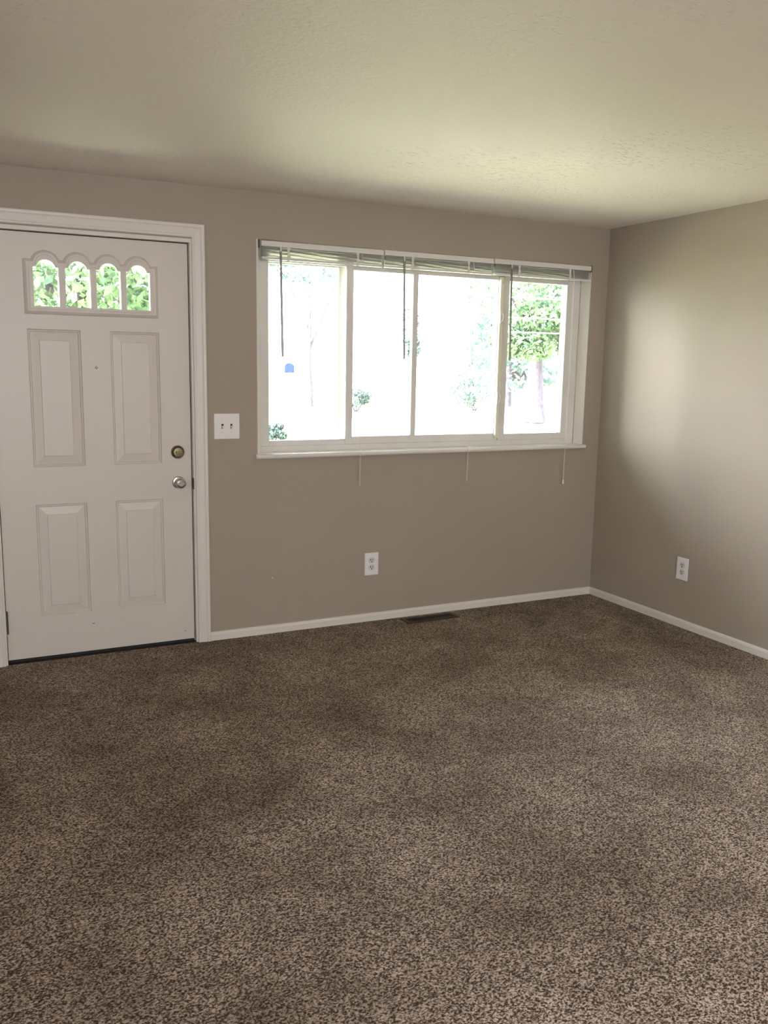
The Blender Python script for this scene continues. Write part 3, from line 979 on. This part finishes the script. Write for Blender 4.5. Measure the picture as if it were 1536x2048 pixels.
# big tree seen through the right-hand pane
tree('shade_tree', 14.0, 20.0, 0.33, 4.4,
     [((0, 0, 5.6), (2.4, 2.2, 1.3)), ((-1.6, -0.5, 4.2), (1.4, 1.3, 0.8)), ((1.5, 0.3, 4.3), (1.5, 1.4, 0.9)), ((-0.6, -1.0, 3.4), (1.1, 1.0, 0.5)), ((1.0, -0.9, 3.1), (1.2, 0.9, 0.7)), ((-1.5, -0.6, 2.6), (0.7, 0.7, 0.5)), ((0.2, 0.4, 7.0), (1.8, 1.8, 1.0)), ((0.9, -1.2, 2.4), (0.9, 0.6, 0.45)), ((-0.9, -1.1, 2.5), (0.7, 0.6, 0.45))],
     9000, 0.125, M_LEAF_A, 'big leafy tree seen through the right-hand window pane', 5)
# conifer row behind it
for k, (x, y, hh) in enumerate(((19.3, 29.5, 9.0), (24.6, 29.2, 10.0), (29.9, 29.0, 9.0))):
    rng = random.Random(20 + k)
    t = tag(empty('conifer_tree', (x, y, GZ)), ['dark conifer just left behind the big tree', 'tall dark conifer straight behind the big tree', 'dark conifer to the right behind the big tree'][k], 'tree', 'conifers across the street')
    bm = bmesh.new(); tube(bm, [(0, 0, 0), (0, 0, hh * 0.95)], [0.25, 0.04], 10); link_mesh('trunk', bm, M_BARK, t, True)
    cs_ = [((0, 0, hh * (0.16 + 0.105 * j)), (2.3 * (1 - j * 0.11), 2.3 * (1 - j * 0.11), 0.75)) for j in range(8)]
    bm = bmesh.new(); leaves(bm, cs_, 3000, 0.20, rng, 0.8); link_mesh('foliage', bm, M_LEAF_B, t)
# tree in front of the door
tree('maple_tree', -1.9, 9.5, 0.20, 4.0,
     [((0, 0, 3.9), (2.2, 1.8, 1.2)), ((-1.6, 0.2, 3.1), (1.3, 1.2, 0.7)), ((1.3, -0.2, 3.0), (1.4, 1.2, 0.7)), ((0.2, 0.3, 5.0), (1.7, 1.6, 0.9)), ((-0.2, -0.5, 2.8), (1.2, 0.9, 0.5))],
     6500, 0.10, M_LEAF_A, 'leafy tree seen through the small arched door panes', 9)
tree('distant_tree', 10.2, 31.0, 0.16, 4.6, [((0, 0, 5.6), (1.5, 1.3, 0.5)), ((-1.6, 0, 6.1), (0.9, 0.8, 0.35)), ((1.9, 0, 6.3), (0.9, 0.8, 0.35))], 900, 0.16, M_LEAF_B, 'pale distant tree whose crown shows at the top of the left pane', 12)
tree('young_tree', 12.5, 26.3, 0.04, 2.6, [((0, 0, 3.3), (0.42, 0.4, 0.75)), ((0.15, 0, 2.5), (0.35, 0.3, 0.4))], 900, 0.09, M_LEAF_B, 'slim young tree beyond the window just left of the thin middle bar', 14)
# shrubs across the street, seen pale through the middle panes
for k, (x, y, r_, lab) in enumerate(((15.9, 26.8, 0.75, 'wide ragged shrub across the street beyond the centre pane'), (3.0, 15.0, 0.26, 'small green shrub at the left edge of the left pane'), (10.6, 27.0, 0.55, 'faint low shrub across the street just right of the middle bar'))):
    rng = random.Random(40 + k)
    t = tag(empty('shrub', (x, y, GZ)), lab, 'shrub', 'shrubs outside')
    bm = bmesh.new()
    for j in range(6):
        a = j * 1.1
        tube(bm, [(0.04 * math.cos(a), 0.04 * math.sin(a), 0), (0.8 * r_ * math.cos(a), 0.8 * r_ * math.sin(a), r_ * 1.1)], [0.03, 0.01], 6)
    link_mesh('stem', bm, M_BARK, t)
    cl = [((r_ * rng.uniform(-1.2, 1.2), r_ * rng.uniform(-0.5, 0.5), r_ * rng.uniform(0.55, 1.7)), (r_ * rng.uniform(0.3, 0.6),) * 2 + (r_ * rng.uniform(0.2, 0.45),)) for _ in range(9)]
    bm = bmesh.new(); leaves(bm, cl, 1300, 0.075, rng)
    link_mesh('foliage', bm, M_LEAF_B, t)
# blue mailbox on a post at the kerb
bn = tag(empty('mailbox', (5.18, 20.0, GZ)), 'blue mailbox on a pale post beyond the left pane', 'mailbox')
bm = bmesh.new(); bbox(bm, -0.05, 0.05, -0.05, 0.05, 0.0, 1.56, 0.006); link_mesh('post', bm, M_SIDING, bn)
bm = bmesh.new()
pr = [(-0.15, 1.56), (0.15, 1.56), (0.15, 1.72)] + [(0.15 * math.cos(PI * j / 10), 1.72 + 0.12 * math.sin(PI * j / 10)) for j in range(1, 10)] + [(-0.15, 1.72)]
sweep(bm, [[(x, -0.24, z) for x, z in pr], [(x, 0.24, z) for x, z in pr]])
link_mesh('box', bm, M_BIN, bn)
bm = bmesh.new(); bbox(bm, 0.15, 0.162, -0.10, -0.08, 1.62, 1.90); bbox(bm, 0.15, 0.162, -0.10, 0.0, 1.84, 1.90); link_mesh('flag', bm, M_BRICK, bn)
# brick house across the street
hs = tag(empty('brick_house', (25.2, 36.0, GZ)), 'low red brick house across the street behind the trees', 'house')
bm = bmesh.new(); bbox(bm, -6, 6, -3, 3, 0, 2.6); link_mesh('wall', bm, M_BRICK, hs)
bm = bmesh.new()
pr = [(-3.5, 2.5), (3.5, 2.5), (0, 4.3)]
sweep(bm, [[(-6.5, y, z) for y, z in pr], [(6.5, y, z) for y, z in pr]]); link_mesh('roof', bm, M_ROOF, hs)
for xx in (-3.6, 2.0):
    bm = bmesh.new(); frame_profile(bm, [(xx, 1.0), (xx + 1.6, 1.0), (xx + 1.6, 2.1), (xx, 2.1)], [(0, 0), (0.09, 0), (0.09, 0.05), (0, 0.05)], True); shift_y(bm, -3.0)
    f_ = link_mesh('window', bm, M_SIDING, hs)
    bm = bmesh.new(); bbox(bm, xx + 0.09, xx + 1.51, -3.03, -3.0, 1.09, 2.01); link_mesh('pane', bm, M_SLOT, f_)
# utility poles and wires on the near side of the street
for k, (x, y, lab) in enumerate(((-16.0, 16.9, 'left utility pole by the street'), (36.0, 16.9, 'right utility pole by the street'))):
    t = tag(empty('utility_pole', (x, y, GZ)), lab, 'pole', 'utility poles')
    bm = bmesh.new(); tube(bm, [(0, 0, 0), (0, 0, 5.4)], [0.12, 0.09], 12); link_mesh('post', bm, M_POLE, t, True)
    bm = bmesh.new(); bbox(bm, -0.05, 0.05, -0.7, 0.7, 5.0, 5.12); link_mesh('crossarm', bm, M_POLE, t)
for k, (z, lab) in enumerate(((3.36, 'highest of the three pale wires beyond the right-hand pane'), (2.80, 'middle of the three pale wires beyond the right-hand pane'), (2.40, 'lowest of the three pale wires beyond the right-hand pane'))):
    bm = bmesh.new()
    pts = [(-16.0 + 52 * s / 20, 16.75, z + 0.30 * ((s / 10 - 1) ** 2)) for s in range(21)]
    tube(bm, pts, 0.016, 6)
    tag(link_mesh('utility_wire', bm, M_WIRE), lab, 'wire', 'utility wires')
